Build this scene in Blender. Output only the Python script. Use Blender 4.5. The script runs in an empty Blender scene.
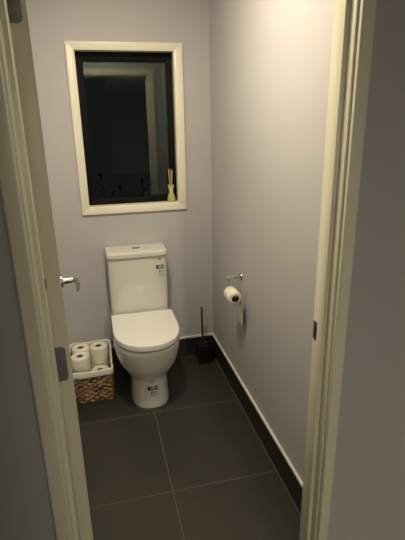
import bpy, bmesh, math, random
from mathutils import Vector, Matrix, noise
random.seed(7)
S = bpy.context.scene
COL = S.collection
PI = math.pi

# ---------------------------------------------------------------- camera
CX, CY, CZ = -0.7282, -2.8, 1.5931
YAW, PITCH, ROLL, FPX = 0.2335, 0.3217, -0.0193, 449.6
cy, sy, cp, sp = math.cos(YAW), math.sin(YAW), math.cos(PITCH), math.sin(PITCH)
fw = Vector((sy*cp, cy*cp, -sp)); rt0 = Vector((cy, -sy, 0)); up0 = rt0.cross(fw)
rt = math.cos(ROLL)*rt0 + math.sin(ROLL)*up0
up = -math.sin(ROLL)*rt0 + math.cos(ROLL)*up0
cam_d = bpy.data.cameras.new('camera')
cam_d.sensor_fit = 'HORIZONTAL'; cam_d.sensor_width = 36.0
cam_d.lens = 36.0*FPX/405.0; cam_d.clip_start = 0.02
cam = bpy.data.objects.new('camera', cam_d); COL.objects.link(cam)
cam.matrix_world = Matrix(((rt.x, up.x, -fw.x, CX), (rt.y, up.y, -fw.y, CY), (rt.z, up.z, -fw.z, CZ), (0, 0, 0, 1)))
S.camera = cam

# ---------------------------------------------------------------- world, exposure, lamps (night: lit by ceiling lamps only)
S.view_settings.view_transform = 'Standard'; S.view_settings.look = 'None'
S.view_settings.gamma = 1.0; S.view_settings.use_curve_mapping = False
S.view_settings.exposure = 0.0
W = bpy.data.worlds.new('night'); S.world = W; W.use_nodes = True
W.node_tree.nodes['Background'].inputs[0].default_value = (0.50, 0.58, 0.48, 1)
W.node_tree.nodes['Background'].inputs[1].default_value = 0.022
LAMP_POS = (-0.62, -1.14, 2.40)
LAMP_STRENGTH = 225.0
LAMP_COLOR = (1.0, 0.865, 0.63)
HALL_LAMPS = [(-0.03, -5.30), (-0.03, -5.75), (-0.02, -6.2)]
HALL_STRENGTH = 700.0
HALL_COLOR = (1.0, 0.88, 0.66)

# ---------------------------------------------------------------- materials
def new_mat(name, color, rough=0.5, metal=0.0, spec=0.5, coat=0.0):
    m = bpy.data.materials.new(name); m.use_nodes = True
    b = m.node_tree.nodes['Principled BSDF']
    b.inputs['Base Color'].default_value = (*color, 1); b.inputs['Roughness'].default_value = rough
    b.inputs['Metallic'].default_value = metal; b.inputs['Specular IOR Level'].default_value = spec
    b.inputs['Coat Weight'].default_value = coat; b.inputs['Coat Roughness'].default_value = 0.06
    return m

def mottled(m, c1, c2, scale=8.0, detail=3.0, bump=0.0, bscale=None, lo=0.35, hi=0.65, stretch=(1, 1, 1)):
    nt = m.node_tree; b = nt.nodes['Principled BSDF']
    tc = nt.nodes.new('ShaderNodeTexCoord'); mp = nt.nodes.new('ShaderNodeMapping')
    mp.inputs['Scale'].default_value = stretch
    n = nt.nodes.new('ShaderNodeTexNoise'); n.inputs['Scale'].default_value = scale; n.inputs['Detail'].default_value = detail
    r = nt.nodes.new('ShaderNodeValToRGB')
    r.color_ramp.elements[0].position = lo; r.color_ramp.elements[0].color = (*c1, 1)
    r.color_ramp.elements[1].position = hi; r.color_ramp.elements[1].color = (*c2, 1)
    nt.links.new(tc.outputs['Object'], mp.inputs['Vector']); nt.links.new(mp.outputs['Vector'], n.inputs['Vector'])
    nt.links.new(n.outputs['Fac'], r.inputs['Fac']); nt.links.new(r.outputs['Color'], b.inputs['Base Color'])
    if bump:
        n2 = nt.nodes.new('ShaderNodeTexNoise'); n2.inputs['Scale'].default_value = bscale or scale*20; n2.inputs['Detail'].default_value = 3
        bp = nt.nodes.new('ShaderNodeBump'); bp.inputs['Strength'].default_value = bump; bp.inputs['Distance'].default_value = 0.002
        nt.links.new(tc.outputs['Object'], n2.inputs['Vector']); nt.links.new(n2.outputs['Fac'], bp.inputs['Height'])
        nt.links.new(bp.outputs['Normal'], b.inputs['Normal'])
    return m

def tile_material(name, base1, base2, grout, lines, rough=0.32):
    """lines: list of (axis, offset, period, halfwidth); period 0 means a single line"""
    m = new_mat(name, base1, rough); nt = m.node_tree; b = nt.nodes['Principled BSDF']
    tc = nt.nodes.new('ShaderNodeTexCoord'); sx = nt.nodes.new('ShaderNodeSeparateXYZ')
    nt.links.new(tc.outputs['Object'], sx.inputs[0])
    def mth(op, a, c=None):
        n = nt.nodes.new('ShaderNodeMath'); n.operation = op
        for i, v in enumerate((a, c)):
            if v is None: continue
            if isinstance(v, (int, float)): n.inputs[i].default_value = v
            else: nt.links.new(v, n.inputs[i])
        return n.outputs[0]
    total = None
    for ax, off, per, hw in lines:
        v = mth('SUBTRACT', sx.outputs[ax], off)
        if per:
            v = mth('PINGPONG', v, per/2)      # 0 on the line, per/2 halfway
        v = mth('ABSOLUTE', v)
        l = mth('LESS_THAN', v, hw)
        total = l if total is None else mth('MAXIMUM', total, l)
    n = nt.nodes.new('ShaderNodeTexNoise'); n.inputs['Scale'].default_value = 3.5; n.inputs['Detail'].default_value = 6
    nt.links.new(tc.outputs['Object'], n.inputs['Vector'])
    r = nt.nodes.new('ShaderNodeValToRGB'); r.color_ramp.elements[0].position = .35; r.color_ramp.elements[1].position = .65
    r.color_ramp.elements[0].color = (*base1, 1); r.color_ramp.elements[1].color = (*base2, 1)
    nt.links.new(n.outputs['Fac'], r.inputs['Fac'])
    mx = nt.nodes.new('ShaderNodeMix'); mx.data_type = 'RGBA'
    nt.links.new(total, mx.inputs['Factor']); nt.links.new(r.outputs['Color'], mx.inputs['A'])
    mx.inputs['B'].default_value = (*grout, 1)
    nt.links.new(mx.outputs['Result'], b.inputs['Base Color'])
    rr = mth('ADD', mth('MULTIPLY', total, 0.5), rough); nt.links.new(rr, b.inputs['Roughness'])
    n2 = nt.nodes.new('ShaderNodeTexNoise'); n2.inputs['Scale'].default_value = 90
    nt.links.new(tc.outputs['Object'], n2.inputs['Vector'])
    h = mth('SUBTRACT', mth('MULTIPLY', n2.outputs['Fac'], 0.25), total)
    bp = nt.nodes.new('ShaderNodeBump'); bp.inputs['Strength'].default_value = 0.35; bp.inputs['Distance'].default_value = 0.001
    nt.links.new(h, bp.inputs['Height']); nt.links.new(bp.outputs['Normal'], b.inputs['Normal'])
    return m

def emit_mat(name, color, strength):
    m = bpy.data.materials.new(name); m.use_nodes = True; nt = m.node_tree
    nt.nodes.remove(nt.nodes['Principled BSDF']); e = nt.nodes.new('ShaderNodeEmission')
    e.inputs[0].default_value = (*color, 1); e.inputs[1].default_value = strength
    nt.links.new(e.outputs[0], nt.nodes['Material Output'].inputs[0]); return m

M = {}
M['wall'] = mottled(new_mat('lilac_grey_wall_paint', (.48, .48, .52), .6, spec=.3), (.485, .475, .500), (.505, .495, .520), 2.0, bump=.12, bscale=260)
M['hallwall'] = mottled(new_mat('grey_hall_wall_paint', (.46, .44, .46), .6, spec=.3), (.435, .43, .445), (.465, .46, .475), 2.0, bump=.12, bscale=260)
M['ceiling'] = new_mat('ceiling_paint', (.78, .77, .74), .8, spec=.2)
M['trim'] = mottled(new_mat('cream_gloss_trim_paint', (.74, .71, .55), .32), (.76, .74, .59), (.79, .77, .62), 3.0, bump=.08, bscale=120)
M['doorpaint'] = mottled(new_mat('cream_door_paint', (.70, .67, .55), .4), (.68, .65, .53), (.72, .69, .57), 3.0, bump=.08, bscale=140)
M['wframe'] = new_mat('white_window_trim_paint', (.84, .80, .68), .35)
M['alu'] = new_mat('dark_window_aluminium', (.005, .0055, .006), .6, spec=.12)
M['floor'] = tile_material('charcoal_floor_tile', (.031, .0285, .022), (.037, .034, .0265), (.13, .12, .095),
                           [(0, -0.503, .6, .0022), (1, -0.592, .6, .0022), (0, -0.0015, 0, .0022), (1, -0.0015, 0, .0022)], .42)
M['skirt'] = tile_material('charcoal_skirting_tile', (.018, .018, .018), (.023, .023, .022), (.035, .033, .03),
                           [(0, -0.503, .6, .001), (1, -0.592, .6, .001)], .45)
M['tiletrim'] = new_mat('white_tile_edge_trim', (.78, .76, .68), .35)
M['ceramic'] = new_mat('white_glazed_ceramic', (.72, .71, .665), .02, spec=.85)
M['seat'] = new_mat('white_seat_plastic', (.90, .885, .85), .05, spec=.5)
M['chrome'] = new_mat('polished_chrome', (.60, .59, .57), .12, metal=1.0)
M['satin'] = new_mat('satin_nickel', (.42, .39, .34), .25, metal=1.0)
M['hinge'] = mottled(new_mat('dull_grey_hinge_steel', (.17, .18, .18), .5, metal=.35), (.14, .15, .15), (.20, .21, .21), 40)
M['hole'] = new_mat('dark_brown_recess', (.02, .013, .008), .8)
M['black'] = new_mat('black_satin_plastic', (.007, .007, .008), .5, spec=.3)
M['darksteel'] = new_mat('dark_brushed_steel', (.10, .095, .085), .35, metal=.6)
M['paper'] = mottled(new_mat('white_tissue_paper', (.86, .82, .72), .9, spec=.1), (.84, .80, .70), (.88, .85, .76), 30, bump=.5, bscale=300)
M['card'] = new_mat('grey_brown_cardboard', (.22, .18, .13), .9, spec=.1)
M['cloth'] = mottled(new_mat('white_cotton_lining', (.80, .77, .68), .9, spec=.1), (.77, .74, .65), (.83, .80, .71), 14, bump=.6, bscale=120)
M['wicker'] = mottled(new_mat('brown_wicker', (.2, .12, .06), .6), (.030, .014, .006), (.42, .25, .11), 34, 4, bump=.6, bscale=160, lo=.38, hi=.62, stretch=(1, 1, 3.0))
M['inside'] = new_mat('dark_wicker_core', (.045, .026, .014), .9)
M['oil'] = new_mat('pale_yellow_scented_oil', (.50, .44, .16), .12, spec=.5, coat=.5)
M['ribbon'] = new_mat('cream_paper_collar', (.66, .60, .40), .7)
M['reed'] = new_mat('golden_brown_reed', (.34, .22, .07), .7)
M['reedpale'] = new_mat('pale_cream_reed', (.74, .66, .42), .7)
M['leaf'] = mottled(new_mat('dark_green_leaf', (.03, .05, .02), .5), (.020, .035, .014), (.045, .065, .028), 12)
M['stickerred'] = new_mat('faded_red_print', (.62, .30, .20), .5)
M['stickerblack'] = new_mat('black_print', (.015, .02, .035), .5)
M['stickerblue'] = new_mat('pale_blue_grey_print', (.34, .42, .50), .5)
M['stickerwhite'] = new_mat('clear_white_film', (.72, .71, .68), .3)
M['lamp'] = emit_mat('lamp_diffuser_glow', LAMP_COLOR, LAMP_STRENGTH)
M['halllamp'] = emit_mat('hall_lamp_glow', HALL_COLOR, HALL_STRENGTH)
M['white'] = new_mat('white_plastic', (.8, .8, .78), .4)
g = bpy.data.materials.new('window_glass'); g.use_nodes = True; nt = g.node_tree
nt.nodes.remove(nt.nodes['Principled BSDF'])
gl = nt.nodes.new('ShaderNodeBsdfGlass'); gl.inputs['IOR'].default_value = 1.5; gl.inputs['Roughness'].default_value = 0.0
gl.inputs['Color'].default_value = (.84, .87, .85, 1)
nt.links.new(gl.outputs[0], nt.nodes['Material Output'].inputs[0]); M['glass'] = g

# ---------------------------------------------------------------- helpers
def link(name, bm, mats, parent=None, smooth=False, bevel=0.0, seg=2, loc=None, rotz=0.0, angle=40):
    """link the bmesh as ONE mesh object; loc given: verts are moved to be relative to loc"""
    bmesh.ops.recalc_face_normals(bm, faces=bm.faces[:])
    me = bpy.data.meshes.new(name); 
    if bevel:
        es = [e for e in bm.edges if len(e.link_faces) == 2 and e.calc_face_angle(0) > math.radians(35)]
        bmesh.ops.bevel(bm, geom=es, offset=bevel, segments=seg, profile=.5, affect='EDGES', clamp_overlap=True)
    bm.to_mesh(me); bm.free()
    if not isinstance(mats, (list, tuple)): mats = [mats]
    for m in mats: me.materials.append(m)
    if smooth or bevel:
        me.polygons.foreach_set('use_smooth', [True]*len(me.polygons))
        me.set_sharp_from_angle(angle=math.radians(angle))
    o = bpy.data.objects.new(name, me); COL.objects.link(o)
    if parent is not None: o.parent = parent
    if loc is not None: o.location = loc
    o.rotation_euler.z = rotz
    return o

def bx(bm, x0, x1, y0, y1, z0, z1, mi=0):
    vs = [bm.verts.new((x, y, z)) for z in (z0, z1) for y in (y0, y1) for x in (x0, x1)]
    for f in ((0, 2, 3, 1), (4, 5, 7, 6), (0, 1, 5, 4), (2, 6, 7, 3), (0, 4, 6, 2), (1, 3, 7, 5)):
        fc = bm.faces.new([vs[i] for i in f]); fc.material_index = mi
    return bm

def box(*a): return bx(bmesh.new(), *a)

def loft(bm, rings, cap0=True, cap1=True, closed=True, mi=0):
    vr = [[bm.verts.new(p) for p in r] for r in rings]
    n = len(rings[0])
    for a, b in zip(vr, vr[1:]):
        for i in range(n if closed else n-1):
            j = (i+1) % n
            f = bm.faces.new((a[i], a[j], b[j], b[i])); f.material_index = mi
    if cap0: bm.faces.new(vr[0][::-1]).material_index = mi
    if cap1: bm.faces.new(vr[-1]).material_index = mi
    return vr

def lathe(bm, prof, c=(0, 0, 0), seg=32, axis='z', cap0=False, cap1=False, mi=0):
    rings = []
    for r, z in prof:
        ring = []
        for i in range(seg):
            a = 2*PI*i/seg; u, v = r*math.cos(a), r*math.sin(a)
            p = {'z': (u, v, z), 'y': (u, z, v), 'x': (z, u, v)}[axis]
            ring.append((p[0]+c[0], p[1]+c[1], p[2]+c[2]))
        rings.append(ring)
    return loft(bm, rings, cap0, cap1, mi=mi)

def tube(bm, pts, r, seg=10, caps=True, mi=0, flat=1.0):
    pts = [Vector(p) for p in pts]; rings = []
    rs = r if isinstance(r, (list, tuple)) else [r]*len(pts)
    t0 = (pts[1]-pts[0]).normalized()
    ref = Vector((0, 0, 1)) if abs(t0.z) < .9 else Vector((1, 0, 0))
    nrm = t0.cross(ref).normalized()
    for i, p in enumerate(pts):
        t = (pts[min(i+1, len(pts)-1)]-pts[max(i-1, 0)]).normalized()
        nrm = (nrm - t*nrm.dot(t)).normalized(); bn = t.cross(nrm)
        rings.append([p + nrm*math.cos(2*PI*k/seg)*rs[i] + bn*math.sin(2*PI*k/seg)*rs[i]*flat for k in range(seg)])
    loft(bm, rings, caps, caps, mi=mi)

def prism(bm, prof, z0, z1):
    """extrude an XY outline from z0 to z1"""
    loft(bm, [[(x, y, z0) for x, y in prof], [(x, y, z1) for x, y in prof]])
    return bm

def tag(o, label, cat, group=None):
    o['label'] = label; o['category'] = cat
    if group: o['group'] = group
    return o

def struct(name, bm, m, **k):
    o = link(name, bm, m, **k); o['kind'] = 'structure'; return o

def empty(name, loc, label=None, cat=None, group=None, rotz=0, parent=None):
    o = bpy.data.objects.new(name, None); COL.objects.link(o); o.location = loc; o.rotation_euler.z = rotz
    o.empty_display_size = .05
    if label: tag(o, label, cat, group)
    if parent is not None: o.parent = parent
    return o

def dshape(cx, hw, yb, yf, ym, n=2.2, rb=.02, N=48, z=0.0):
    """plan outline: rounded straight back at yb, straight sides to ym, super-elliptic nose to yf"""
    pts = []
    for k in range(7):                      # back right corner
        a = PI/2 - (PI/2)*k/6
        pts.append((cx+hw-rb+rb*math.cos(a), yb-rb+rb*math.sin(a), z))
    for k in range(1, 4):
        pts.append((cx+hw, (yb-rb)+(ym-(yb-rb))*k/4, z))
    for k in range(N+1):
        a = PI*k/N; c, s = math.cos(a), math.sin(a)
        pts.append((cx+hw*math.copysign(abs(c)**(2/n), c), ym-(ym-yf)*abs(s)**(2/n), z))
    for k in range(3, 0, -1):
        pts.append((cx-hw, (yb-rb)+(ym-(yb-rb))*k/4, z))
    for k in range(7):
        a = PI - (PI/2)*k/6
        pts.append((cx-hw+rb+rb*math.cos(a), yb-rb+rb*math.sin(a), z))
    return pts

def rrect(x0, x1, y0, y1, r, z, n=5):
    pts = []
    for (px, py, a0) in ((x1-r, y1-r, 0), (x0+r, y1-r, PI/2), (x0+r, y0+r, PI), (x1-r, y0+r, 3*PI/2)):
        for k in range(n+1):
            a = a0+PI/2*k/n; pts.append((px+r*math.cos(a), py+r*math.sin(a), z))
    return pts

# ---------------------------------------------------------------- the room shell
XL, XR, YB = -1.02, 0.010, 0.010        # toilet room wall faces
CEIL = 2.42
YR, YH = -1.70, -1.80                   # partition with the doorway: room face, hall face
HX0, HX1, HY1 = -1.90, 1.30, -12.0      # hall
WX0, WX1, WZ0, WZ1 = -0.760, -0.210, 1.104, 1.970   # window opening
struct('floor', box(-2.05, 1.45, HY1-.1, .15, -.10, 0), M['floor'])
struct('ceiling', box(-2.05, 1.45, HY1-.1, .15, CEIL, CEIL+.1), M['ceiling'])
# back wall with the window opening
b = bmesh.new()
bx(b, XL-.1, WX0-.012, YB, YB+.12, 0, CEIL); bx(b, WX1+.012, XR+.1, YB, YB+.12, 0, CEIL)
bx(b, WX0-.012, WX1+.012, YB, YB+.12, 0, WZ0-.012); bx(b, WX0-.012, WX1+.012, YB, YB+.12, WZ1+.012, CEIL)
struct('wall_back', b, M['wall'])
struct('wall_right', box(XR, XR+.1, YR, YB, 0, CEIL), M['wall'])
struct('wall_left', box(XL-.1, XL, YR, YB, 0, CEIL), M['wall'])
# doorway partition
JL, JR, HEAD = -.870, -.133, 2.00        # jamb faces and head
b = bmesh.new()
bx(b, HX0, JL-.02, YH, YR, 0, CEIL); bx(b, JR+.02, HX1, YH, YR, 0, CEIL); bx(b, JL-.02, JR+.02, YH, YR, HEAD+.02, CEIL)
struct('wall_front', b, M['hallwall'])
# hall walls and a light blocker
struct('wall_hall_left', box(HX0-.1, HX0, HY1, YR, 0, CEIL), M['hallwall'])
struct('hall_lamp_blocker', box(HX0, -.42, -4.7, -4.0, 0, CEIL), M['hallwall'])  # added unseen block, keeps the hall lamps off the partition's left side
struct('wall_hall_right', box(HX1, HX1+.1, HY1, YR, 0, CEIL), M['hallwall'])
struct('wall_hall_back', box(HX0-.1, HX1+.1, HY1-.1, HY1, 0, CEIL), M['hallwall'])

# skirting tiles with pale edge trim
SK = .1375
struct('baseboard_back', box(XL+.01, 0, 0, YB, 0, SK), M['skirt'])
struct('baseboard_right', box(0, XR, YR+.012, YB, 0, SK), M['skirt'])
struct('baseboard_left', box(XL, XL+.01, YR, YB, 0, SK), M['skirt'])
struct('trim_1', box(XL+.011, -.001, -.0015, YB, SK, SK+.0145), M['tiletrim'], bevel=.0015)
struct('trim_2', box(-.0015, XR, YR+.012, YB-.001, SK, SK+.0145), M['tiletrim'], bevel=.0015)
struct('trim_3', box(XL, XL+.0115, YR, YB-.001, SK, SK+.0145), M['tiletrim'], bevel=.0015)

# door lining: jambs with stops, head, architraves both sides
def jamb_prof(f, s, back):               # f face x, s +1 if the opening is on the +x side
    return [(back, YR), (f, YR), (f, YR-.042), (f+s*.012, YR-.042), (f+s*.012, YR-.074), (f, YR-.074), (f, YH), (back, YH)]
def soft(bm_name, prof, z0, z1, m, bevel=.0035, **k):
    return struct(bm_name, prism(bmesh.new(), prof, z0, z1), m, bevel=bevel, **k)
jl = soft('trim_4', jamb_prof(JL, 1, JL-.02), 0, HEAD+.02, M['trim'])
jr = soft('trim_5', jamb_prof(JR, -1, JR+.02), 0, HEAD+.02, M['trim'])
b = bmesh.new()
pr = [(YR, HEAD+.02), (YR, HEAD), (YR-.042, HEAD), (YR-.042, HEAD-.012), (YR-.074, HEAD-.012), (YR-.074, HEAD), (YH, HEAD), (YH, HEAD+.02)]
loft(b, [[(JL+.0005, y, z) for y, z in pr], [(JR-.0005, y, z) for y, z in pr]])
struct('trim_6', b, M['trim'], bevel=.002)
AW = .037
def arch_prof(xi, s, y0, d):             # xi inner edge, s outward direction, y0 wall plane, d outward normal sign (y)
    T = .015
    return [(xi, y0), (xi, y0+d*(T-.003)), (xi+s*.002, y0+d*T), (xi+s*(AW-.006), y0+d*T), (xi+s*(AW-.001), y0+d*(T-.005)), (xi+s*AW, y0)]
soft('trim_7', arch_prof(JR+.006, 1, YH, -1), 0, HEAD+.006, M['trim'], .0015)
soft('trim_8', arch_prof(JL-.006, -1, YH, -1), 0, HEAD+.006, M['trim'], .0015)
struct('trim_9', box(JL-.006-AW, JR+.006+AW, YH-.015, YH, HEAD+.0065, HEAD+.006+AW), M['trim'], bevel=.003)
AWR = .055
struct('trim_10', box(JR+.006, JR+.006+AWR, YR, YR+.014, 0, HEAD+.006), M['trim'], bevel=.003)
struct('trim_11', box(JL-.006-AWR, JL-.006, YR, YR+.014, 0, HEAD+.006), M['trim'], bevel=.003)
struct('trim_12', box(JL-.006-AWR, JR+.006+AWR, YR, YR+.014, HEAD+.0065, HEAD+.006+AWR), M['trim'], bevel=.003)
# strike plate let into the right jamb
b = bmesh.new()
bx(b, JR-.0015, JR+.001, YR-.036, YR-.003, .972, 1.030)
bx(b, JR-.0022, JR+.0005, YR-.028, YR-.012, .984, 1.018, 1)
link('strike_plate', b, [M['darksteel'], M['hole']], jr)

# ---------------------------------------------------------------- the door, open into the room past square, hinged on the left jamb
DOOR_A = math.radians(5.2)
HINGE = (-.8635, YR+.002)
# local frame: +Y runs along the leaf away from the hinge, +X is the face seen from the toilet
door = struct('door_1', box(0, .037, 0, .720, .012, 1.985), M['doorpaint'], bevel=.0015, loc=(HINGE[0], HINGE[1], 0), rotz=DOOR_A)
def hinge(z0):
    b = bmesh.new()
    r = .012; pts = [(-.001, z0), (.027, z0)]
    pts = [(-.002, z0)] + [(.026-r+r*math.sin(PI/2*k/5), z0+r-r*math.cos(PI/2*k/5)) for k in range(6)] \
        + [(.026-r+r*math.cos(PI/2*k/5), z0+.100-r+r*math.sin(PI/2*k/5)) for k in range(6)] + [(-.002, z0+.100)]
    loft(b, [[(x, .0005, z) for x, z in pts], [(x, -.0020, z) for x, z in pts]])
    for (sx, sz) in ((.016, .018), (.009, .040), (.016, .062), (.009, .083)):
        lathe(b, [(.0001, -.0032), (.0028, -.0030), (.0036, -.0019)], (sx, 0, z0+sz), 12, 'y')
    h = link('hinge', b, M['hinge'], door, bevel=.0004)
    h['label'] = 'dull grey steel hinge'
    b = bmesh.new()
    for k in range(5):
        lathe(b, [(.0001, z0+.02*k+.0006), (.0050, z0+.02*k+.0006), (.0050, z0+.02*k+.0194), (.0001, z0+.02*k+.0194)], (-.0055, -.0005, 0), 14)
    link('knuckle', b, M['hinge'], h, smooth=True)
for z0 in (.20, .942, 1.790): hinge(z0)
# lever handle on the visible face and its twin on the other face
def lever(s, xf):
    b = bmesh.new()
    lathe(b, [(.0001, 0), (.026, 0), (.0265, s*.004), (.024, s*.008), (.0001, s*.0085)], (xf, .655, 1.0), 28, 'x')
    hd = link('door_handle', b, M['satin'], door, smooth=True)
    b = bmesh.new()
    pts = [(xf+s*.007, .655, 1.0), (xf+s*.030, .655, 1.0), (xf+s*.046, .655, 1.0), (xf+s*.055, .650, 1.0), (xf+s*.059, .640, 1.0), (xf+s*.060, .62, 1.0),
           (xf+s*.060, .585, 1.0), (xf+s*.059, .552, .998), (xf+s*.056, .535, .995)]
    tube(b, pts, [.0135, .0125, .0105, .0090, .0085, .008, .0075, .007, .005], 14)
    link('lever', b, M['satin'], hd, smooth=True)
lever(1, .037); lever(-1, 0)
b = bmesh.new(); bx(b, .008, .030, .7195, .7215, .93, 1.07); bx(b, .012, .025, .720, .728, .99, 1.01)
link('latch', b, M['chrome'], door)
# dark screw hole at the edge of the left stop
b = bmesh.new(); bx(b, JL+.0060, JL+.0128, YR-.056, YR-.0405, 1.225, 1.246)
link('screw_hole', b, M['hole'], jl)

# ---------------------------------------------------------------- window
def frame(bm, x0, x1, z0, z1, w, y0, y1):
    """mitred frame: outer x0..z1, width w"""
    o = [(x0, z0), (x1, z0), (x1, z1), (x0, z1)]; i = [(x0+w, z0+w), (x1-w, z0+w), (x1-w, z1-w), (x0+w, z1-w)]
    for k in range(4):
        j = (k+1) % 4; q = [o[k], o[j], i[j], i[k]]
        loft(bm, [[(x, y0, z) for x, z in q], [(x, y1, z) for x, z in q]])
def frame2(bm, o4, i4, y0, y1):
    q = lambda t: [(t[0], t[2]), (t[1], t[2]), (t[1], t[3]), (t[0], t[3])]
    o, i = q(o4), q(i4)
    for k in range(4):
        j = (k+1) % 4; c = [o[k], o[j], i[j], i[k]]
        loft(bm, [[(x, y0, z) for x, z in c], [(x, y1, z) for x, z in c]])
win = empty('window_1', (0, 0, 0)); win['kind'] = 'structure'
b = bmesh.new(); frame2(b, (-.8065, -.1575, 1.0565, 2.014), (WX0-.0005, WX1+.0005, WZ0-.0005, WZ1+.0005), -.006, YB)
link('casing', b, M['wframe'], win, bevel=.002)
RD = .060
b = bmesh.new(); frame(b, WX0-.012, WX1+.012, WZ0-.012, WZ1+.012, .012, -.001, RD)
link('reveal', b, M['wframe'], win, bevel=.001)
b = bmesh.new(); GX0, GX1, GZ0, GZ1 = WX0+.040, WX1-.040, WZ0+.040, WZ1-.052
frame2(b, (WX0-.012, WX1+.012, WZ0-.012, WZ1+.012), (GX0, GX1, GZ0, GZ1), RD, RD+.045)
sash = link('sash', b, M['alu'], win, bevel=.0015)
for yy in (RD+.004, RD+.020):
    link('pane', box(GX0-.003, GX1+.003, yy, yy+.004, GZ0-.003, GZ1+.003), M['glass'], win)

# ---------------------------------------------------------------- toilet suite
TX = -.503
toilet = empty('toilet', (TX, -.30, 0), 'white ceramic close-coupled toilet with closed lid below the window', 'toilet')
def P(name, bm, m, **k):
    bmesh.ops.translate(bm, verts=bm.verts[:], vec=(-TX, .30, 0)); return link(name, bm, m, toilet, **k)
ped = [(0.000, .112, -.546, 2.5), (.004, .1135, -.548, 2.5), (.05, .110, -.545, 2.5), (.12, .107, -.540, 2.4), (.150, .107, -.537, 2.3), (.170, .110, -.537, 2.3), (.186, .122, -.543, 2.25),
       (.205, .140, -.556, 2.2), (.23, .157, -.573, 2.2), (.265, .174, -.597, 2.25), (.31, .185, -.617, 2.25), (.36, .191, -.630, 2.3), (.398, .193, -.637, 2.3), (.4075, .1925, -.6365, 2.3), (.4115, .190, -.634, 2.3)]
def ped_ring(z):
    for a, c in zip(ped, ped[1:]):
        if a[0] <= z <= c[0] + 1e-9:
            t = (z-a[0])/(c[0]-a[0]); h, yf, n = [a[i]+(c[i]-a[i])*t for i in (1, 2, 3)]
            return h, yf, n
b = bmesh.new(); rings = []
for k in range(43):
    z = .4115*k/42
    h, yf, n = ped_ring(min(z, .4115))
    ym = yf + .16 + .09*min(1, max(0, (z-.16)/.12))
    rings.append(dshape(TX, h, -.004, yf, ym, n, .012, 48, z))
loft(b, rings)
P('bowl', b, M['ceramic'], smooth=True, angle=60)
# seat ring
b = bmesh.new()
loft(b, [dshape(TX, h, -.195, yf, -.375, 2.1, .02, 48, z) for h, yf, z in ((.150, -.575, .411), (.152, -.577, .412), (.152, -.577, .420), (.150, -.575, .4215))])
P('seat', b, M['seat'], smooth=True)
# lid
b = bmesh.new()
prof = [(-.060, .4215), (-.003, .4217), (-.0008, .4225), (0, .4240), (.0005, .426), (.0008, .438), (.0008, .450), (.0004, .4525), (-.0008, .4550), (-.0028, .4565), (-.0055, .4572), (-.009, .4575), (-.012, .4576), (-.05, .4580), (-.10, .4582)]
loft(b, [dshape(TX, .190+d, -.182+d*.5 if d > -.02 else -.19+d, -.643-d, -.395, 2.3, .016, 48, z) for d, z in prof])
P('lid', b, M['seat'], smooth=True, angle=50)
b = bmesh.new()
for s in (-1, 1):
    b = bmesh.new()
    lathe(b, [(.0001, TX+s*.085-.02), (.011, TX+s*.085-.02), (.011, TX+s*.085+.02), (.0001, TX+s*.085+.02)], (0, -.186, .430), 16, 'x')
    P('seat_hinge', b, M['seat'], smooth=True)
# cistern
def cist(hw, yf, z, yb=.004, r=.03): return dshape(TX-.0035, hw, yb, yf, yf+.05, 5.0, .008, 40, z)
b = bmesh.new()
loft(b, [cist(.180, -.160, .400), cist(.180, -.163, .43), cist(.1805, -.166, .60), cist(.181, -.168, .79), cist(.181, -.168, .806), cist(.1805, -.1675, .808), cist(.174, -.161, .809), cist(.174, -.161, .815)])
P('cistern', b, M['ceramic'], smooth=True, angle=50)
b = bmesh.new()
loft(b, [cist(.170, -.160, .8125), cist(.183, -.178, .8127), cist(.1848, -.1798, .8135), cist(.1855, -.1805, .8155), cist(.1857, -.1808, .8185), cist(.186, -.181, .836), cist(.1855, -.1805, .8395), cist(.184, -.179, .8425), cist(.181, -.176, .8445), cist(.176, -.171, .8455), cist(.171, -.166, .846), cist(.14, -.12, .848, -.03)])
clid = P('cistern_lid', b, M['ceramic'], smooth=True, angle=50)
b = bmesh.new()
for s in (-1, 1):
    pts = [(TX-.002+.0010*s+s*.024*math.sin(PI*k/14), -.088+.0170*math.cos(PI*k/14)) for k in range(15)]
    loft(b, [[(x, y, .847) for x, y in pts], [(x, y, .8515) for x, y in pts]])
P('flush_button', b, M['satin'], bevel=.001).matrix_parent_inverse = Matrix()
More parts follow.
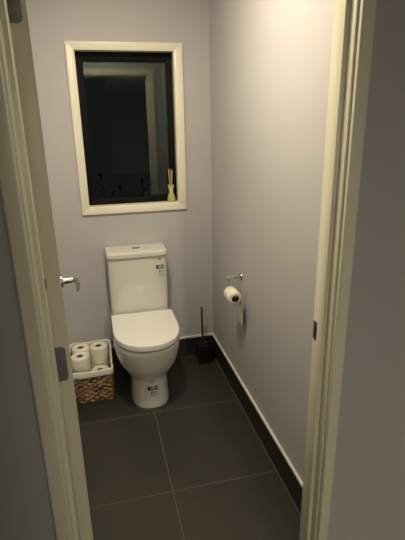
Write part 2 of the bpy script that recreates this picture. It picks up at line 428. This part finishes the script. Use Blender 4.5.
# stickers: faded red mark, black print, pale blue rating box on a clear film
def sticker(surf, w, name='sticker'):
    """surf(u,v) -> point just above the ceramic; u in [-.5,.5] across, v in [0,1] up; printed in cells"""
    b = bmesh.new()
    def cell(u0, u1, v0, v1, mi, lift):
        n = 4; lo = []; hi = []
        g0 = [[surf(u0+(u1-u0)*i/n, v0+(v1-v0)*j, lift) for i in range(n+1)] for j in (0, 1)]
        g1 = [[surf(u0+(u1-u0)*i/n, v0+(v1-v0)*j, -.0015) for i in range(n+1)] for j in (0, 1)]
        loop_f = g0[0]+g0[1][::-1]; loop_b = g1[0]+g1[1][::-1]
        loft(b, [loop_b, loop_f], mi=mi)
    cell(-.5, .5, .0, .62, 3, .0006)
    # arc-like red mark above
    for i in range(5):
        a = PI*(i+.5)/5; cell(-.09+.16*math.cos(a)-.07+.1, -.09+.16*math.cos(a)+.07+.1, .80+.10*math.sin(a)-.02, .80+.10*math.sin(a)+.05, 0, .0009)
    # black lettering
    for (u0, u1, v0, v1) in ((-.50, -.26, .36, .58), (-.22, -.15, .36, .56), (-.15, -.02, .36, .43), (-.15, -.02, .50, .57), (.02, .16, .36, .42), (.02, .08, .36, .60), (.19, .28, .38, .58), (.30, .50, .36, .46), (.33, .50, .50, .60)):
        cell(u0, u1, v0, v1, 1, .0010)
    cell(-.22, .46, .02, .30, 2, .0008)
    for v in (.08, .15): cell(-.12, .40, v, v+.03, 3, .0011)
    for u in (-.16, -.05): cell(u, u+.05, .21, .29, 1, .0011)
    P(name, b, [M['stickerred'], M['stickerblack'], M['stickerblue'], M['stickerwhite']])
def tank_surf(u, v, l): return (-.3725+u*.046, -.1662-.0005-l-.0019*(.688+v*.11-.60)/.19, .682+v*.122)
sticker(tank_surf, .05)
def ped_surf(u, v, l):
    z = .074+v*.115; h, yf, n = ped_ring(z); x = u*.058+.002
    ym = yf+.16; c = min(.999, abs(x)/h)
    y = ym-(ym-yf)*(1-c**n)**(1/n)
    return (TX+x, y-.0012-l, z)
sticker(ped_surf, .05)

# ---------------------------------------------------------------- lined wicker basket with toilet rolls
BX, BY = -.8445, -.2060
basket = empty('storage_basket', (BX, BY, 0), 'square brown wicker basket with white cloth lining, left of the toilet', 'basket')
def rect_path(hx, hy, r, z, n):
    base = rrect(-hx, hx, -hy, hy, r, z, 6); pts = []
    L = [0]
    for i in range(len(base)):
        L.append(L[-1]+(Vector(base[(i+1) % len(base)])-Vector(base[i])).length)
    tot = L[-1]; i = 0
    for k in range(n):
        d = tot*k/n
        while L[i+1] < d: i += 1
        t = (d-L[i])/max(1e-9, L[i+1]-L[i]); a = Vector(base[i]); c = Vector(base[(i+1) % len(base)])
        q = a.lerp(c, t); tn = (c-a).normalized() if (c-a).length > 1e-9 else Vector((1, 0, 0))
        pts.append((q, Vector((tn.y, -tn.x, 0))))
    return pts
HX, HY, BH = .1175, .186, .190
b = bmesh.new(); rows = 13; N = 168
for r in range(rows):
    z = .009+r*(BH-.015)/(rows-1); fr = r/(rows-1); hx, hy = HX+.008*fr, HY+.004*fr
    path = rect_path(hx, hy, .015, z, N); seed = random.random()*10
    rings = []
    ph = PI*(r % 2)
    for k, (q, nn) in enumerate(path):
        w = math.sin(2*PI*k/N*22+ph)*.0038 + .0010*math.sin(k*1.7+seed)
        zz = .0016*math.sin(k*.55+seed)+.0010*math.sin(k*1.31+2*seed)
        rad = .0052+.0008*math.sin(k*.9+seed); th = .0072+.0010*math.sin(k*.37+seed*3)
        cc = q+nn*w+Vector((0, 0, zz))
        rings.append([cc+nn*rad*math.cos(2*PI*j/8)+Vector((0, 0, th*math.sin(2*PI*j/8))) for j in range(8)])
    rings.append(rings[0])
    loft(b, rings, False, False)
bmesh.ops.remove_doubles(b, verts=b.verts[:], dist=1e-6)
link('wicker_weave', b, M['wicker'], basket, smooth=True, angle=70)
b = bmesh.new()
for k in range(22):
    q, nn = rect_path(HX+.003, HY+.001, .015, 0, 44)[k*2]
    tube(b, [q+Vector((0, 0, .004)), q+Vector((0, 0, BH))], .0035, 6)
bx(b, -HX, HX, -HY, HY, .003, .008)
link('wicker_frame', b, M['inside'], basket)
# lining: folded band outside, over the rim and down inside
b = bmesh.new(); rings = []
prof = [(.0088, .176), (.0095, .180), (.0090, .190), (.0090, .207), (.0080, .2105), (.0050, .2125), (.002, .2110), (.0005, .205), (-.0030, .12), (-.0070, .016), (-.020, .0125)]
for d, z in prof:
    path = rect_path(HX+.006+d, HY+.003+d, .022 if d > -.015 else .015, z, 96)
    rings.append([q+nn*(.0012*math.sin(k*.7+z*40)+.0012*math.sin(k*.23))+Vector((0, 0, .0025*math.sin(k*.41)+(.0015*math.sin(k*1.9) if z < .17 and d > 0 else 0)) if z > .1 else (0, 0, 0)) for k, (q, nn) in enumerate(path)])
loft(b, rings, False, True)
ln = link('lining', b, M['cloth'], basket, smooth=True, angle=80); ln['label'] = 'white cloth lining folded over the rim'
sm = ln.modifiers.new('thickness', 'SOLIDIFY'); sm.thickness = .002; sm.offset = 1

def make_roll(name, label, loc, group, R=.0550, H=.109, parent=None):
    b = bmesh.new(); rc = .0200
    prof = [(rc, .0), (R-.004, .0), (R-.001, .002), (R, .006), (R, H-.006), (R-.001, H-.002), (R-.004, H)]
    rr = R-.006
    while rr > rc+.004:
        prof += [(rr, H-.0006), (rr-.0015, H+.0004)]; rr -= .004
    prof += [(rc, H-.0005), (rc, 0)]
    lathe(b, prof, seg=40)
    bmesh.ops.remove_doubles(b, verts=b.verts[:], dist=1e-6)
    o = link(name, b, M['paper'], smooth=True, loc=loc, angle=50); tag(o, label, 'toilet roll', group)
    b = bmesh.new()
    lathe(b, [(rc, .001), (rc, H-.002), (rc-.0015, H-.002), (rc-.0015, .001), (rc, .001)], seg=28)
    bmesh.ops.remove_doubles(b, verts=b.verts[:], dist=1e-6)
    c = link('cardboard_tube', b, M['card'], o, smooth=True); c['label'] = 'brown cardboard tube'
    return o
xa, xb, ya, yb_ = -.9005, -.7885, -.122, -.236
GR = 'toilet rolls in the wicker basket'
hid = 'white toilet roll standing under the %s roll of the wicker basket'
proto = make_roll('toilet_roll', 'white toilet roll in lower layer of basket, its top exposed near the front right corner', (xb-.001, yb_-.002, .0155), GR)
def dup(o, label, loc, rz):
    c = o.copy(); COL.objects.link(c); c['label'] = label; c.location = loc; c.rotation_euler.z = rz
    for ch in list(o.children):
        d = ch.copy(); COL.objects.link(d); d.parent = c
    return c
for (x, y, z, lab) in ((xa, ya, .0155, hid % 'back left'), (xb, ya, .0155, hid % 'back right'), (xa, yb_, .0155, hid % 'front left'),
                       (xa+.001, ya, .1256, 'white toilet roll standing upright at back left of the wicker basket'),
                       (xa-.002, yb_+.001, .1256, 'white toilet roll standing upright at front left of the wicker basket, nearest the door'),
                       (xb, ya-.004, .1256, 'white toilet roll standing tall at back right of basket, nearest the cistern')):
    dup(proto, lab, (x, y, z), random.random()*6)

# ---------------------------------------------------------------- roll holder on the right wall, with a partly used roll
HZ, HYY = .786, -.610
holder = empty('toilet_roll_holder', (XR, HYY, HZ), 'chrome toilet roll holder fixed to the right wall', 'toilet roll holder')
b = bmesh.new()
lathe(b, [(.0001, -.0005), (.021, -.0005), (.0215, -.004), (.019, -.008), (.0001, -.0085)], seg=28, axis='x')
link('wall_plate', b, M['chrome'], holder, smooth=True)
b = bmesh.new()
tube(b, [(-.006, 0, 0), (-.035, 0, 0), (-.062, 0, 0), (-.069, 0, -.002), (-.070, 0, -.012), (-.070, .000, -.030), (-.070, -.0, -.056), (-.070, -.003, -.064), (-.070, -.010, -.067),
         (-.070, -.05, -.067), (-.070, -.118, -.067), (-.070, -.122, -.063), (-.070, -.124, -.056)], .0055, 12)
bmesh.ops.translate(b, verts=b.verts[:], vec=(0, 0, 0))
link('arm', b, M['chrome'], holder, smooth=True)
b = bmesh.new()
lathe(b, [(.0001, -.005), (.0105, -.005), (.0095, -.020), (.0095, -.078), (.0080, -.082), (.0001, -.083)], seg=16, axis='x')
link('post', b, M['chrome'], holder, smooth=True)
# roll: axis along y
rx, rz0, ry0, ry1, RR, RC = XR-.070, HZ-.067-.0145, HYY-.112, HYY-.012, .036, .020
b = bmesh.new()
prof = [(RC, 0), (RR-.002, 0), (RR, .002), (RR, .098), (RR-.002, .100), (RC, .100), (RC, 0)]
lathe(b, prof, seg=36, axis='y'); bmesh.ops.remove_doubles(b, verts=b.verts[:], dist=1e-6)
hr = link('toilet_roll', b, M['paper'], smooth=True, loc=(rx, ry0, rz0), angle=50)
tag(hr, 'partly used white toilet roll hanging on the chrome wall holder', 'toilet roll')
b = bmesh.new(); lathe(b, [(RC, .001), (RC, .099), (RC-.0015, .099), (RC-.0015, .001), (RC, .001)], seg=28, axis='y')
bmesh.ops.remove_doubles(b, verts=b.verts[:], dist=1e-6)
c = link('cardboard_tube', b, M['card'], hr, smooth=True); c['label'] = 'brown cardboard tube'
# loose end hanging on the wall side, its tip curled forward
b = bmesh.new(); path = []
for k in range(8):
    a = math.radians(60-60*k/7); path.append((RR*math.cos(a)+.0008, RR*math.sin(a)))
for k in range(1, 13):
    t = k/12; path.append((RR+.0008-.004*math.sin(t*3.0)+.012*t, -.170*t))
g0 = []
for s in (0, 1):
    rows_ = []
    for i, (x, z) in enumerate(path):
        row = []
        for j in range(9):
            v = j/8; t = max(0, (i-7)/12)
            curl = .016*t**4*(1-v)**3
            row.append((x+s*.0007-curl*.8+.002*math.sin(v*6+t*4)*t, .001+.098*v, z+(.012*t**4*(1-v)**2)-.006*v*t))
        rows_.append(row)
    g0.append(rows_)
va = [[[b.verts.new(p) for p in row] for row in sh] for sh in g0]
ni, nj = len(path), 9
for i in range(ni-1):
    for j in range(nj-1):
        b.faces.new((va[0][i][j], va[0][i][j+1], va[0][i+1][j+1], va[0][i+1][j]))
        b.faces.new((va[1][i][j], va[1][i+1][j], va[1][i+1][j+1], va[1][i][j+1]))
for i in range(ni-1):
    for j in (0, nj-1): b.faces.new((va[0][i][j], va[0][i+1][j], va[1][i+1][j], va[1][i][j]))
for j in range(nj-1):
    for i in (0, ni-1): b.faces.new((va[0][i][j], va[0][i][j+1], va[1][i][j+1], va[1][i][j]))
link('loose_sheet', b, M['paper'], hr, smooth=True, angle=80)

# ---------------------------------------------------------------- toilet brush in its black holder, in the corner
BRX, BRY = -.078, -.082
brush_holder = empty('toilet_brush_holder', (BRX, BRY, 0), 'black square toilet brush holder in the back right corner', 'brush holder')
b = bmesh.new(); hw, H = .052, .135
loft(b, [rrect(-hw+t, hw-t, -hw+t, hw-t, .008, z) for t, z in ((.003, 0), (.001, .004), (0, .02), (0, H), (.006, H+.002), (.006, H-.004), (.007, .012))])
link('body', b, M['black'], brush_holder, smooth=True, angle=50)
b = bmesh.new()
tube(b, [(-.005, .010, .014), (-.006, .010, .05), (-.010, .008, H)], [.028, .030, .026], 16)
brush = link('toilet_brush', b, M['black'], smooth=True, loc=(BRX, BRY, 0)); tag(brush, 'toilet brush with slim dark metal handle standing in the black holder', 'toilet brush')
b = bmesh.new()
tube(b, [(-.010, .008, H), (-.013, .002, .27), (-.016, -.006, .392)], .0075, 12); 
lathe(b, [(.0001, .403), (.005, .402), (.0084, .397), (.0080, .388)], (-.016, -.006, 0), 12)
link('handle', b, M['darksteel'], brush, smooth=True)
b = bmesh.new(); lathe(b, [(.010, H-.012), (.034, H-.010), (.0345, H-.006), (.012, H-.003), (.0068, H+.008), (.0065, H-.012)], (-.0095, .008, 0), 24)
link('lid', b, M['black'], brush, smooth=True)

# ---------------------------------------------------------------- reed diffuser on the window sill
dif = empty('reed_diffuser', (-.250, .028, WZ0), 'small bottle reed diffuser with cream collar on the right end of the window sill', 'reed diffuser')
b = bmesh.new(); lathe(b, [(.0001, .0003), (.0235, .0003), (.0265, .004), (.0255, .022), (.0185, .046), (.0125, .060), (.0105, .066), (.0105, .080), (.0001, .080)], seg=28)
link('bottle', b, M['oil'], dif, smooth=True, angle=50)
b = bmesh.new(); lathe(b, [(.0120, .062), (.0125, .068), (.0205, .104), (.0195, .104), (.0115, .068), (.0118, .062)], seg=20)
link('collar', b, M['ribbon'], dif, smooth=True)
for i in range(7):
    a = 2*PI*i/7+.4; b = bmesh.new(); l = .190+.016*random.random()
    dx, dy = .012*math.cos(a), .010*math.sin(a)
    tube(b, [(-.2*dx, -.2*dy, .075), (.45*dx, .45*dy, .10), (dx*.95, dy*.9, l)], .0023, 6)
    link('reed', b, M['reed'] if i % 3 else M['reedpale'], dif, smooth=True)

# ---------------------------------------------------------------- garden plant outside the glass
pl = empty('garden_plant', (-.43, .62, 0), 'dark leafy plant outside, showing faintly in the lower part of the window', 'plant')
b = bmesh.new(); lb = bmesh.new()
for i in range(9):
    bxx = -.22+.055*i+random.uniform(-.02, .02); h = random.uniform(1.00, 1.22); dy = random.uniform(-.06, .06)
    pts = [(bxx*.25, dy*.3, 0), (bxx*.6, dy*.6, h*.5), (bxx, dy, h)]; tube(b, pts, [.006, .005, .003], 6)
    for k in range(7):
        a = random.uniform(0, 2*PI); L = random.uniform(.07, .12); z = h*(.68+.055*k)
        t = z/h; ox, oy = bxx*min(1, .2+t*.8), dy*min(1, t)
        d = Vector((math.cos(a), math.sin(a), 0)); s = Vector((-d.y, d.x, 0)); rr = []
        for q in range(7):
            u = q/6; w = .012*math.sin(PI*min(.98, u+.02))+.0006
            c = Vector((ox, oy, z))+d*L*u+Vector((0, 0, .05*math.sin(u*2.4)))
            rr.append([c-s*w, c+Vector((0, 0, -.002)), c+s*w, c+Vector((0, 0, .0012))])
        loft(lb, rr)
link('stem', b, M['leaf'], pl, smooth=True)
lf = link('foliage', lb, M['leaf'], pl, smooth=True); lf['kind'] = 'stuff'
b = box(-1.6, .8, .14, 3.0, -.12, 0); bs = mottled(new_mat('dark_soil', (.03, .025, .02), .95), (.02, .016, .012), (.045, .035, .027), 12)
struct('ground_outside', b, bs)

# ---------------------------------------------------------------- lamps
cl = empty('ceiling_light', (LAMP_POS[0], LAMP_POS[1], CEIL), 'round white ceiling light above the toilet room', 'ceiling light')
b = bmesh.new(); lathe(b, [(.0001, -.0005), (.108, -.0005), (.110, -.006), (.106, -.020), (.0001, -.0195)], seg=40); link('base', b, M['white'], cl, smooth=True)
b = bmesh.new(); lathe(b, [(.0962, -.021), (.096, -.0235), (.093, -.0245), (.0005, -.025)], seg=32, cap1=True); link('diffuser', b, M['lamp'], cl, smooth=True)
names = ['nearest the toilet door', 'middle of the row', 'furthest from the toilet door']
for i, (x, y) in enumerate(HALL_LAMPS):
    t = empty('hall_downlight', (x, y, CEIL), 'round recessed downlight in the hall ceiling, '+names[i], 'downlight', 'hall ceiling downlights')
    b = bmesh.new(); lathe(b, [(.070, -.0005), (.085, -.0005), (.085, -.004), (.076, -.007), (.070, -.004)], seg=24); link('bezel', b, M['white'], t, smooth=True)
    b = bmesh.new(); lathe(b, [(.0005, -.002), (.070, -.002), (.070, -.0035), (.0005, -.004)], seg=24); link('diffuser', b, M['halllamp'], t)
